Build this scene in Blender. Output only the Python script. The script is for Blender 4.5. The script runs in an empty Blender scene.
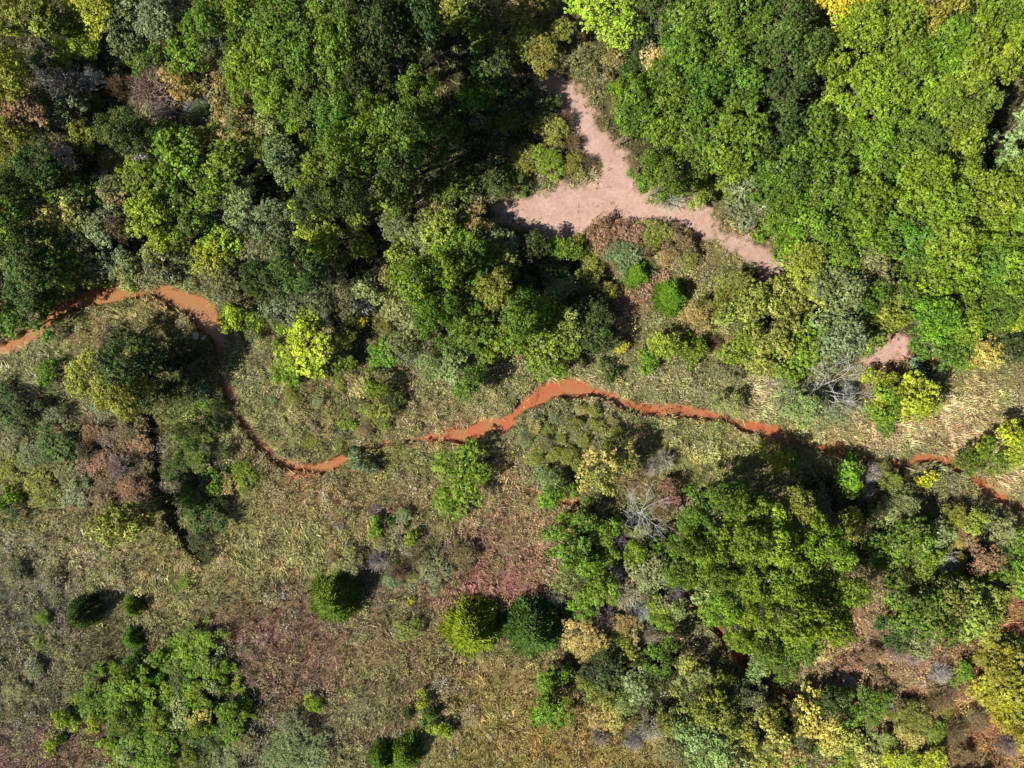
import bpy, math, random
import numpy as np
from mathutils import Vector

# ------------------------------------------------------------------ camera, sky, sun
S = bpy.context.scene
C = S.collection
CAM_H = 68.27                      # metres; 24 mm lens on 36 mm sensor -> 0.1 m per pixel at the ground
cam_d = bpy.data.cameras.new("drone_camera")
cam_d.lens = 24.0; cam_d.sensor_width = 36.0; cam_d.clip_end = 3000.0; cam_d.clip_start = 0.5
cam = bpy.data.objects.new("drone_camera", cam_d); C.objects.link(cam)
cam.location = (0, 0, CAM_H)
S.camera = cam

SUN_EL = math.radians(44.0)
SH = math.radians(25.0)            # shadows fall towards +x, a little +y
sdir = Vector((-math.cos(SH)*math.cos(SUN_EL), -math.sin(SH)*math.cos(SUN_EL), math.sin(SUN_EL)))
W = bpy.data.worlds.new("World"); S.world = W; W.use_nodes = True
nt = W.node_tree
bg = nt.nodes["Background"]
sky = nt.nodes.new("ShaderNodeTexSky"); sky.sky_type = 'NISHITA'; sky.sun_disc = False
sky.sun_elevation = SUN_EL; sky.sun_rotation = math.atan2(sdir.x, sdir.y)
nt.links.new(sky.outputs[0], bg.inputs[0]); bg.inputs[1].default_value = 0.05
ld = bpy.data.lights.new("sun", 'SUN'); ld.energy = 5.0; ld.angle = math.radians(0.5); ld.color = (1.0, 0.955, 0.87)
sun = bpy.data.objects.new("sun", ld); C.objects.link(sun)
sun.rotation_euler = sdir.to_track_quat('Z', 'Y').to_euler()
S.view_settings.view_transform = 'Standard'; S.view_settings.look = 'None'
S.view_settings.exposure = 1.15; S.view_settings.gamma = 1.0
S.render.resolution_x = 1024; S.render.resolution_y = 768

rng = np.random.default_rng(11)
random.seed(5)

# ------------------------------------------------------------------ helpers
def lin(c):
    c = np.asarray(c, float)/255.0
    return np.where(c <= 0.04045, c/12.92, ((c+0.055)/1.055)**2.4)

def px2w(px, py, z=0.0):
    s = (CAM_H - z)/CAM_H*0.1
    return (px-512.0)*s, (384.0-py)*s

def vnoise(x, y, seed=0):
    x = np.asarray(x, float); y = np.asarray(y, float)
    xi = np.floor(x).astype(np.int64); yi = np.floor(y).astype(np.int64)
    fx = x-xi; fy = y-yi
    fx = fx*fx*(3-2*fx); fy = fy*fy*(3-2*fy)
    def h(a, b):
        n = (a*374761393 + b*668265263 + seed*1442695041) & 0xffffffff
        n = ((n ^ (n >> 13))*1274126177) & 0xffffffff
        n = ((n ^ (n >> 16))*2246822519) & 0xffffffff
        return ((n ^ (n >> 15)) & 0xffff)/65535.0
    return (h(xi, yi)*(1-fx)+h(xi+1, yi)*fx)*(1-fy) + (h(xi, yi+1)*(1-fx)+h(xi+1, yi+1)*fx)*fy

def fbm(x, y, seed=0, oct=4):
    v = 0; a = 1; t = 0
    for i in range(oct):
        v = v + a*vnoise(x*2**i, y*2**i, seed+i*17); t += a; a *= 0.55
    return v/t

def mesh_np(name, V, F, col=None, smooth=False):
    """V (n,3); F (m,k) all the same k; col (n,3) per vertex"""
    V = np.ascontiguousarray(V, dtype=np.float32); F = np.ascontiguousarray(F, dtype=np.int32)
    me = bpy.data.meshes.new(name)
    me.vertices.add(len(V)); me.vertices.foreach_set("co", V.ravel())
    m, k = F.shape
    me.loops.add(m*k); me.loops.foreach_set("vertex_index", F.ravel())
    me.polygons.add(m); me.polygons.foreach_set("loop_start", np.arange(0, m*k, k, dtype=np.int32))
    me.polygons.foreach_set("loop_total", np.full(m, k, dtype=np.int32))
    if smooth: me.polygons.foreach_set("use_smooth", np.ones(m, dtype=bool))
    if col is not None:
        a = me.attributes.new("tint", 'FLOAT_COLOR', 'POINT')
        c4 = np.ones((len(V), 4), dtype=np.float32); c4[:, :np.shape(col)[1]] = col
        a.data.foreach_set("color", c4.ravel())
    me.update(calc_edges=True)
    return me

def link(name, me, mat=None, parent=None):
    o = bpy.data.objects.new(name, me); C.objects.link(o)
    if mat is not None and me is not None and not me.materials: me.materials.append(mat)
    if parent is not None: o.parent = parent
    return o

def unit(v):
    return v/np.maximum(np.linalg.norm(v, axis=-1, keepdims=True), 1e-9)

# ------------------------------------------------------------------ materials
def new_mat(name):
    m = bpy.data.materials.new(name); m.use_nodes = True
    n = m.node_tree.nodes; l = m.node_tree.links
    return m, n, l, n["Principled BSDF"], n["Material Output"]

def mathn(n, l, op, a, b):
    x = n.new("ShaderNodeMath"); x.operation = op
    for i, v in enumerate((a, b)):
        if isinstance(v, (int, float)): x.inputs[i].default_value = v
        else: l.new(v, x.inputs[i])
    return x.outputs[0]

def leaf_material(name, transl=0.28, use_obj=True, rough=0.7):
    """colour = object colour, shifted leaf by leaf: tint.r brightness, tint.g towards yellow, tint.b towards grey-brown"""
    m, n, l, p, out = new_mat(name)
    at = n.new("ShaderNodeAttribute"); at.attribute_name = "tint"
    if use_obj:
        oi = n.new("ShaderNodeObjectInfo")
        sp = n.new("ShaderNodeSeparateColor"); l.new(at.outputs["Color"], sp.inputs[0])
        def mix(fac, a, b, blend='MIX'):
            x = n.new("ShaderNodeMix"); x.data_type = 'RGBA'; x.blend_type = blend
            if isinstance(fac, float): x.inputs[0].default_value = fac
            else: l.new(fac, x.inputs[0])
            l.new(a, x.inputs[6])
            if isinstance(b, tuple): x.inputs[7].default_value = b
            else: l.new(b, x.inputs[7])
            return x.outputs[2]
        c = oi.outputs["Color"]
        y = mix(1.0, c, (1.24, 1.10, 0.85, 1), 'MULTIPLY')
        c1 = mix(sp.outputs[1], c, y)
        c2 = mix(sp.outputs[2], c1, (0.20, 0.15, 0.10, 1))
        vs = n.new("ShaderNodeVectorMath"); vs.operation = 'SCALE'
        l.new(c2, vs.inputs[0]); l.new(sp.outputs[0], vs.inputs[3])
        col = vs.outputs[0]
    else:
        col = at.outputs["Color"]
    l.new(col, p.inputs["Base Color"]); p.inputs["Roughness"].default_value = rough
    p.inputs["Specular IOR Level"].default_value = 0.10
    tr = n.new("ShaderNodeBsdfTranslucent"); l.new(col, tr.inputs[0])
    ms = n.new("ShaderNodeMixShader"); ms.inputs[0].default_value = transl
    l.new(p.outputs[0], ms.inputs[1]); l.new(tr.outputs[0], ms.inputs[2]); l.new(ms.outputs[0], out.inputs[0])
    return m

M_leaf = leaf_material("leaf_foliage", 0.15)
M_needle = leaf_material("cedar_needles", 0.10, rough=0.6)
M_brush = leaf_material("brush_leaves", 0.2, use_obj=False, rough=0.7)
M_grass = leaf_material("grass_blades", 0.2, use_obj=False, rough=0.75)

def bark_material(name, c1, c2, scale=6.0):
    m, n, l, p, out = new_mat(name)
    tc = n.new("ShaderNodeTexCoord"); nz = n.new("ShaderNodeTexNoise"); nz.inputs["Scale"].default_value = scale
    nz.inputs["Detail"].default_value = 6
    l.new(tc.outputs["Object"], nz.inputs["Vector"])
    cr = n.new("ShaderNodeValToRGB"); cr.color_ramp.elements[0].position = .35; cr.color_ramp.elements[1].position = .65
    cr.color_ramp.elements[0].color = (*c1, 1); cr.color_ramp.elements[1].color = (*c2, 1)
    l.new(nz.outputs[0], cr.inputs[0]); l.new(cr.outputs[0], p.inputs["Base Color"]); p.inputs["Roughness"].default_value = 0.85
    bp = n.new("ShaderNodeBump"); bp.inputs["Strength"].default_value = 0.5; bp.inputs["Distance"].default_value = 0.02
    l.new(nz.outputs[0], bp.inputs["Height"]); l.new(bp.outputs[0], p.inputs["Normal"])
    return m
M_bark = bark_material("brown_bark", (0.07, 0.05, 0.035), (0.17, 0.13, 0.10))
M_pale = bark_material("pale_dead_wood", (0.32, 0.33, 0.29), (0.56, 0.56, 0.50))
M_twig = leaf_material("dry_twigs", 0.0, rough=0.8)

# ------------------------------------------------------------------ stream and gullies
STREAM = [(-45,362,13),(0,350,13),(20,341,13),(40,325,12),(60,308,12),(85,299,13),(108,294,15),(128,291,12),(150,289,12),(170,297,18),
 (190,304,21),(205,316,24),(214,330,18),(218,345,12),(222,370,10),(229,392,10),(239,413,10),(252,434,9),(266,452,9),(286,464,9),(310,469,9),
 (335,463,9),(352,454,7),(370,447,3.5),(395,442,1.6),(420,439,2),(448,437,8),(466,436,15),(485,427,15),(505,424,13),(514,414,5),(521,407,9),(535,398,17),
 (556,389,19),(575,389,18),(592,392,9),(610,397,6),(625,404,10),(645,409,10),(668,411,11),(700,413,9),(722,418,6),(742,425,10),(760,429,14),
 (778,434,10),(795,441,4),(815,446,4),(838,452,4),(862,458,3),(890,462,4),(908,463,11),(925,459,8),(945,461,9),(958,467,7),(970,477,10),(988,489,10),
 (1005,499,10),(1024,509,8),(1070,530,8)]
GULLY = [(668,575,4),(690,600,5),(705,618,6),(722,634,6),(740,655,8),(757,672,9),(785,690,9),(812,708,8),(835,728,8),(855,745,7),(880,775,7)]
DITCH = [(146,412,4),(155,430,7),(158,450,8),(162,475,9),(168,500,12),(177,525,16),(192,545,15),(206,560,7)]
RILL = [(497,455,2),(505,475,3),(530,490,3),(552,498,3),(577,505,5),(600,512,2)]
def densify(P, step=2.0):
    P = np.array(P, float); out = []
    n = len(P)
    for i in range(n-1):
        p0 = P[max(i-1, 0)]; p1 = P[i]; p2 = P[i+1]; p3 = P[min(i+2, n-1)]
        k = max(2, int(np.hypot(*(p2-p1)[:2])/step))
        for j in range(k):
            t = j/k
            out.append(0.5*((2*p1)+(-p0+p2)*t+(2*p0-5*p1+4*p2-p3)*t*t+(-p0+3*p1-3*p2+p3)*t**3))
    out.append(P[-1]); o = np.array(out); 
    w = np.empty_like(o); w[:, 0] = (o[:, 0]-512)*.1; w[:, 1] = (384-o[:, 1])*.1; w[:, 2] = np.maximum(o[:, 2], 1)*.05  # half width, m
    return w
CH = {'stream': densify(STREAM), 'gully': densify(GULLY), 'ditch': densify(DITCH), 'rill': densify(RILL)}
def chan_dist(x, y, name):
    """signed distance (m) to the channel edge: negative inside"""
    P = CH[name]; best = np.full(np.shape(x), 1e3)
    x = np.asarray(x, np.float32); y = np.asarray(y, np.float32)
    for q in P:
        np.minimum(best, np.hypot(x-q[0], y-q[1])-q[2], out=best)
    return best
GX = np.arange(-60, 60.01, 0.2); GY = np.arange(-47, 47.01, 0.2)
gx, gy = np.meshgrid(GX, GY)
D = {k: chan_dist(gx, gy, k) for k in CH}
D['stream'] = D['stream']+(fbm(gx*.9, gy*.9, 5, 3)-.5)*.55
D['ditch'] = D['ditch']+(fbm(gx*.9, gy*.9, 6, 3)-.5)*1.8
D['gully'] = D['gully']+(fbm(gx*.9, gy*.9, 7, 3)-.5)*.8
def bil(A, x, y):
    x = np.asarray(x, float); y = np.asarray(y, float)
    u = np.clip((x-GX[0])/0.2, 0, len(GX)-1.001); v = np.clip((y-GY[0])/0.2, 0, len(GY)-1.001)
    i = u.astype(int); j = v.astype(int); fu = u-i; fv = v-j
    return (A[j, i]*(1-fu)+A[j, i+1]*fu)*(1-fv)+(A[j+1, i]*(1-fu)+A[j+1, i+1]*fu)*fv

MOUNDS = [(572,430,55,32,.9),(300,410,70,45,.5),(110,330,80,30,.5),(480,385,60,30,.25),(115,470,50,60,.5),(690,385,80,25,.4),(660,450,60,25,.5),
 (900,420,80,30,.3),(600,720,90,60,.4),(930,660,80,40,.5),(330,530,90,50,.3),(60,560,80,40,.4),(640,280,40,30,.4)]
def sm(t): t = np.clip(t, 0, 1); return t*t*(3-2*t)
wob = (fbm(gx*1.3, gy*1.3, 3, 4)-.5)
H = (fbm(gx*.09, gy*.09, 21, 3)-.5)*0.9 + (fbm(gx*.8, gy*.8, 9, 3)-.5)*0.42 + (fbm(gx*2.3, gy*2.3, 19, 2)-.5)*0.20
for (a, b, rx, ry, h) in MOUNDS:
    wx, wy = px2w(a, b); q = ((gx-wx)/(rx*.1))**2+((gy-wy)/(ry*.1))**2
    H += h*np.exp(-q*1.2)
for k, dep in (('stream', .95), ('gully', 1.0), ('ditch', 1.4), ('rill', .45)):
    d = D[k]+wob*0.9
    far = sm((D[k]-.0)/6.0)
    H = H*(0.35+0.65*far) if k == 'stream' else H
    H = H - dep*(1-sm((d+.25)/.55))
TH = H
def zg(x, y): return bil(TH, x, y)

# ------------------------------------------------------------------ ground colour zones (the colour of the plants and soil there)
BASE = (150, 140, 92)
ZONES = [  # x y rx ry colour weight
 (120,320,110,28,(158,150,92),3),(30,360,50,40,(150,150,105),2),(60,400,60,30,(140,145,100),2),(115,460,42,45,(135,100,80),4),(100,440,30,20,(105,85,72),2),
 (190,420,38,60,(110,130,65),3),(205,520,60,60,(158,150,95),3),(320,410,60,40,(135,130,85),3),(255,370,25,40,(150,150,110),2),
 (330,500,60,30,(165,145,100),3),(300,545,60,30,(160,155,95),2),(60,560,60,30,(160,145,115),2),(35,590,60,40,(105,110,95),3),(110,560,60,30,(165,155,100),3),
 (30,700,70,60,(115,110,90),3),(30,755,60,30,(135,100,95),3),(100,740,40,30,(135,100,75),2),(290,640,55,42,(142,108,94),5),(285,690,45,22,(145,104,96),2),
 (245,730,30,50,(90,100,85),2),(360,600,50,40,(125,115,90),2),(380,660,70,40,(150,135,90),3),(340,720,60,40,(140,130,95),2),(430,690,50,40,(140,120,100),2),
 (490,560,50,28,(150,110,92),4),(500,590,60,22,(172,120,108),4),(465,550,22,12,(150,80,85),3),(525,510,40,30,(175,150,110),3),(450,520,70,30,(150,140,95),2),(430,570,40,20,(130,135,100),2),
 (480,700,60,40,(165,145,85),3),(570,740,90,40,(160,140,72),4),(540,690,30,30,(175,150,90),2),(610,720,40,20,(150,120,100),2),(640,745,40,30,(160,150,90),2),
 (560,430,50,32,(130,132,88),4),(690,395,70,22,(160,158,110),3),(650,375,60,22,(155,152,100),2),(800,420,60,20,(160,165,100),2),(840,435,80,14,(185,165,115),3),
 (950,420,60,30,(195,175,125),4),(960,385,50,20,(150,135,85),2),(1005,480,30,22,(190,170,115),4),(930,480,60,18,(115,115,75),3),(900,455,30,10,(120,125,80),2),
 (740,450,70,22,(165,165,95),3),(700,470,40,25,(140,145,85),2),(650,490,30,20,(125,100,70),2),(480,385,60,25,(165,160,110),3),(440,420,50,18,(180,160,115),3),
 (410,455,60,15,(160,155,85),2),(640,240,70,22,(150,115,82),4),(625,285,30,22,(170,115,100),4),(625,300,14,10,(205,155,130),4),(650,265,50,40,(140,120,90),3),(700,300,60,40,(145,140,85),2),(720,260,50,20,(150,145,85),3),
 (545,200,50,16,(130,130,70),1),(560,60,40,40,(130,115,70),2),(575,75,40,20,(125,120,75),2),(400,330,60,30,(110,115,80),2),(500,250,60,40,(105,110,65),2),
 (880,660,65,48,(182,146,116),5),(960,640,50,30,(178,138,104),4),(985,720,50,50,(176,122,84),4),(930,720,40,40,(156,134,82),2),(1000,625,40,26,(190,120,85),3),(870,590,24,24,(165,135,105),3),(880,575,50,14,(160,140,110),2),
 (860,560,40,30,(120,120,80),1),(960,550,40,25,(150,115,80),3),(730,700,60,50,(130,130,75),3),(700,640,20,30,(165,140,105),2),(740,650,16,16,(170,135,90),2),(620,600,70,50,(115,110,75),2),(590,650,60,30,(150,130,95),2),
 (160,690,80,50,(70,95,45),2),(900,350,30,20,(190,140,118),3),(770,270,16,10,(205,155,132),4)]
FOREST = [(90,90,170,130),(200,200,200,90),(100,230,130,60),(400,110,140,150),(330,250,130,60),(470,300,130,70),(560,300,60,60),(900,180,180,170),(700,110,110,90),(830,300,110,70),(960,310,90,60),
 (745,575,95,75),(830,520,50,50),(620,560,60,60),(640,680,60,50),(740,735,80,45),(540,120,40,60)]
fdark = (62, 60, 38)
CLEAR = [(530,72),(556,74),(577,88),(590,106),(603,130),(624,148),(634,176),(640,194),(668,198),(696,192),(716,220),(716,240),(690,238),(660,234),(622,219),(603,226),(572,240),(548,243),(534,226),(500,222),(487,208),(500,199),(530,196),(560,186),(590,184),(602,168),(590,158),(580,148),(568,130),(553,110),(536,94)]
CLEAR2 = [(716,236),(732,234),(750,240),(766,248),(784,264),(780,280),(764,282),(752,268),(738,254),(722,246)]
CLEAR3 = [(868,350),(880,342),(896,332),(908,336),(906,354),(896,362),(876,366),(862,364)]
def poly_dist(px, py, P):
    P = np.array(P, float); d = np.full(np.shape(px), 1e9); ins = np.zeros(np.shape(px), bool)
    n = len(P)
    for i in range(n):
        a = P[i]; b = P[(i+1) % n]; e = b-a
        t = np.clip(((px-a[0])*e[0]+(py-a[1])*e[1])/(e@e), 0, 1)
        d = np.minimum(d, np.hypot(px-a[0]-t*e[0], py-a[1]-t*e[1]))
        c = (a[1] > py) != (b[1] > py)
        xi = a[0]+(py-a[1])/(e[1] if e[1] else 1e-9)*e[0]
        ins ^= c & (px < xi)
    return np.where(ins, -d, d)
gpx = gx*10+512; gpy = 384-gy*10
wx1 = gpx+(fbm(gx*.5, gy*.5, 31, 4)-.5)*45; wy1 = gpy+(fbm(gx*.5+40, gy*.5, 37, 4)-.5)*45
wt = np.full(gx.shape, 0.9); acc = np.zeros(gx.shape+(3,)) + lin(BASE)*0.9
for (a, b, rx, ry, c, w) in ZONES:
    q = ((wx1-a)/rx)**2+((wy1-b)/ry)**2
    g = w*np.exp(-q*1.1); wt += g; acc += g[..., None]*lin(c)
ZC = acc/wt[..., None]
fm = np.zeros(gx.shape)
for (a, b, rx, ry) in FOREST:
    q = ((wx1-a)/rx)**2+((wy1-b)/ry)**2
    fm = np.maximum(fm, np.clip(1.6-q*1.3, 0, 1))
w2x = gpx+(fbm(gx*1.6, gy*1.6, 51, 3)-.5)*18; w2y = gpy+(fbm(gx*1.6+9, gy*1.6, 57, 3)-.5)*18
cd = np.minimum(np.minimum(poly_dist(w2x, w2y, CLEAR), poly_dist(w2x, w2y, CLEAR2)), poly_dist(w2x, w2y, CLEAR3))
cm = sm((6-cd+(fbm(gx*3, gy*3, 63, 3)-.5)*10)/12)                # 1 inside the clearing
fm = fm*(1-cm)
TH = H = TH-cm*((fbm(gx*.8, gy*.8, 9, 3)-.5)*0.36+(fbm(gx*2.3, gy*2.3, 19, 2)-.5)*0.18)
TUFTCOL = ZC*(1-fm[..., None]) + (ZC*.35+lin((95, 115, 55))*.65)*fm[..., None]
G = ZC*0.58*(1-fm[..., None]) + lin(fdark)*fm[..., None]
cl = lin((168, 134, 120)); cl2 = lin((184, 156, 142)); nn = fbm(gx*1.2, gy*1.2, 61, 4)[..., None]
ccol = cl*(1-nn)+cl2*nn
ccol = ccol*0.93*(0.94+0.12*fbm(gx*4, gy*4, 71, 3)[..., None])
G = G*(1-cm[..., None]) + ccol*cm[..., None]
mudn = fbm(gx*2.2, gy*2.2, 81, 3)
mud = lin((186, 114, 80))*(0.55+.45*mudn[..., None])
mud = mud*np.stack([1-.25*sm((mudn-.5)*6), 1-.1*sm((mudn-.5)*6), 1-0*mudn], -1)
ms_ = np.clip(1-sm((D['stream']+.08-(mudn-.5)*1.0)/.22), 0, 1)
G = G*(1-ms_[..., None])+mud*ms_[..., None]
for k, cc in (('gully', (150, 90, 60)), ('ditch', (62, 66, 40)), ('rill', (185, 95, 60))):  # ditch bed toned dark, its shadow put into the colour
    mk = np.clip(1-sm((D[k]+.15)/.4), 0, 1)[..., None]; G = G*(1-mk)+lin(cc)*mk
for (a, b, r) in ((577,505,9),(741,659,9),(134,470,5),(300,478,14),(504,453,7),(447,432,12),(430,437,8),(835,448,10)):      # bare red soil spots
    mk = np.clip(1.4-np.hypot(w2x-a, (w2y-b)*1.3)/r*1.2, 0, 1)[..., None]; G = G*(1-mk)+lin((222, 120, 80))*mk

# ------------------------------------------------------------------ ground sheet
def ground():
    X = np.concatenate(([-1500, -400, -150, -80], GX, [80, 150, 400, 1500])); Y = np.concatenate(([-1500, -400, -150, -70], GY, [70, 150, 400, 1500]))
    mx, my = np.meshgrid(X, Y); z = bil(TH, mx, my)
    edge = (np.abs(mx) > 60) | (np.abs(my) > 47); z = np.where(edge & ((np.abs(mx) > 100) | (np.abs(my) > 90)), 0, z)
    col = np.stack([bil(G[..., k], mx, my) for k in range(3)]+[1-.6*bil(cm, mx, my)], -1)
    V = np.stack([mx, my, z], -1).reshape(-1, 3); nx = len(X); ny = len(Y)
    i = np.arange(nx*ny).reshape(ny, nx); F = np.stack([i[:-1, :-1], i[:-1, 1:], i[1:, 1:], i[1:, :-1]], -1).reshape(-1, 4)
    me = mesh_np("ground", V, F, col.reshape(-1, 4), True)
    m, n, l, p, out = new_mat("ground_soil")
    at = n.new("ShaderNodeAttribute"); at.attribute_name = "tint"
    tc = n.new("ShaderNodeTexCoord")
    n1 = n.new("ShaderNodeTexNoise"); n1.inputs["Scale"].default_value = 3.0; n1.inputs["Detail"].default_value = 8; n1.inputs["Roughness"].default_value = .75
    n2 = n.new("ShaderNodeTexNoise"); n2.inputs["Scale"].default_value = 14.0; n2.inputs["Detail"].default_value = 4
    for q in (n1, n2): l.new(tc.outputs["Object"], q.inputs["Vector"])
    mr = n.new("ShaderNodeMapRange"); mr.inputs[1].default_value = .3; mr.inputs[2].default_value = .7; mr.inputs[3].default_value = .5; mr.inputs[4].default_value = 1.4
    l.new(n1.outputs[0], mr.inputs[0])
    mr2 = n.new("ShaderNodeMapRange"); mr2.inputs[1].default_value = .3; mr2.inputs[2].default_value = .7; mr2.inputs[3].default_value = .6; mr2.inputs[4].default_value = 1.35
    l.new(n2.outputs[0], mr2.inputs[0])
    f = mathn(n, l, 'MULTIPLY', mr.outputs[0], mr2.outputs[0]); f = mathn(n, l, 'SUBTRACT', f, 0.93); f = mathn(n, l, 'MULTIPLY', f, at.outputs["Alpha"]); f = mathn(n, l, 'ADD', f, 0.93)
    f = mathn(n, l, 'MULTIPLY', f, 0.80)
    vs = n.new("ShaderNodeVectorMath"); vs.operation = 'SCALE'; l.new(at.outputs["Color"], vs.inputs[0]); l.new(f, vs.inputs[3])
    l.new(vs.outputs[0], p.inputs["Base Color"]); p.inputs["Roughness"].default_value = .95; p.inputs["Specular IOR Level"].default_value = .1
    bp = n.new("ShaderNodeBump"); l.new(mathn(n, l, "MULTIPLY", at.outputs["Alpha"], at.outputs["Alpha"]), bp.inputs["Strength"]); bp.inputs["Distance"].default_value = .22
    hh = mathn(n, l, 'ADD', n1.outputs[0], mathn(n, l, 'MULTIPLY', n2.outputs[0], .35))
    l.new(hh, bp.inputs["Height"]); l.new(bp.outputs[0], p.inputs["Normal"])
    o = link("ground", me, m); o["kind"] = "structure"; return o
ground()

def water():
    P = CH['stream']; T = np.gradient(P[:, :2], axis=0); T = unit(T); Nn = np.stack([-T[:, 1], T[:, 0]], -1)
    rows = []
    for s in (-1, -.5, 0, .5, 1): rows.append(np.c_[P[:, :2]+Nn*(s*(P[:, 2:3]+.45)), np.full(len(P), -0.62)])
    V = np.stack(rows, 1).reshape(-1, 3); n = len(P); i = np.arange(n*5).reshape(n, 5)
    F = np.stack([i[:-1, :-1], i[1:, :-1], i[1:, 1:], i[:-1, 1:]], -1).reshape(-1, 4)
    me = mesh_np("stream_water", V, F, None, True)
    m, nn_, l, p, out = new_mat("muddy_water")
    tc = nn_.new("ShaderNodeTexCoord"); nz = nn_.new("ShaderNodeTexNoise"); nz.inputs["Scale"].default_value = .55; nz.inputs["Detail"].default_value = 5
    l.new(tc.outputs["Object"], nz.inputs["Vector"])
    cr = nn_.new("ShaderNodeValToRGB"); e = cr.color_ramp.elements
    e[0].position = .38; e[0].color = (*(lin((180, 106, 68))*.56), 1); e[1].position = .62; e[1].color = (*(lin((170, 122, 80))*.56), 1)
    sx = nn_.new("ShaderNodeSeparateXYZ"); l.new(tc.outputs["Object"], sx.inputs[0])
    mrx = nn_.new("ShaderNodeMapRange"); mrx.inputs[1].default_value = -32; mrx.inputs[2].default_value = -12; mrx.inputs[3].default_value = .12; mrx.inputs[4].default_value = -.06
    l.new(sx.outputs[0], mrx.inputs[0]); l.new(mathn(nn_, l, 'ADD', nz.outputs[0], mrx.outputs[0]), cr.inputs[0]); l.new(cr.outputs[0], p.inputs["Base Color"]); p.inputs["Roughness"].default_value = .08
    p.inputs["Specular IOR Level"].default_value = .5
    n2 = nn_.new("ShaderNodeTexNoise"); n2.inputs["Scale"].default_value = 9; l.new(tc.outputs["Object"], n2.inputs["Vector"])
    bp = nn_.new("ShaderNodeBump"); bp.inputs["Strength"].default_value = .15; bp.inputs["Distance"].default_value = .02
    l.new(n2.outputs[0], bp.inputs["Height"]); l.new(bp.outputs[0], p.inputs["Normal"])
    o = link("stream_water", me, m); o["kind"] = "structure"
water()

# ------------------------------------------------------------------ geometry generators
def leaf_quads(Cn, N, size, asp, r):
    """diamond leaves: centres, normals, half size"""
    n = len(Cn); a = unit(r.normal(size=(n, 3))); U = unit(np.cross(N, a)); V2 = np.cross(N, U)
    s = np.asarray(size).reshape(-1, 1)*np.ones((n, 1))
    Q = np.stack([Cn+U*s, Cn+V2*s*asp, Cn-U*s, Cn-V2*s*asp], 1)
    return Q.reshape(-1, 3), np.arange(n*4).reshape(n, 4)

def fib(n, r, zmin=-1.0):
    z = r.uniform(zmin, 1, n); t = r.uniform(0, 2*np.pi, n); s = np.sqrt(1-z*z)
    return np.stack([s*np.cos(t), s*np.sin(t), z], -1)

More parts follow.
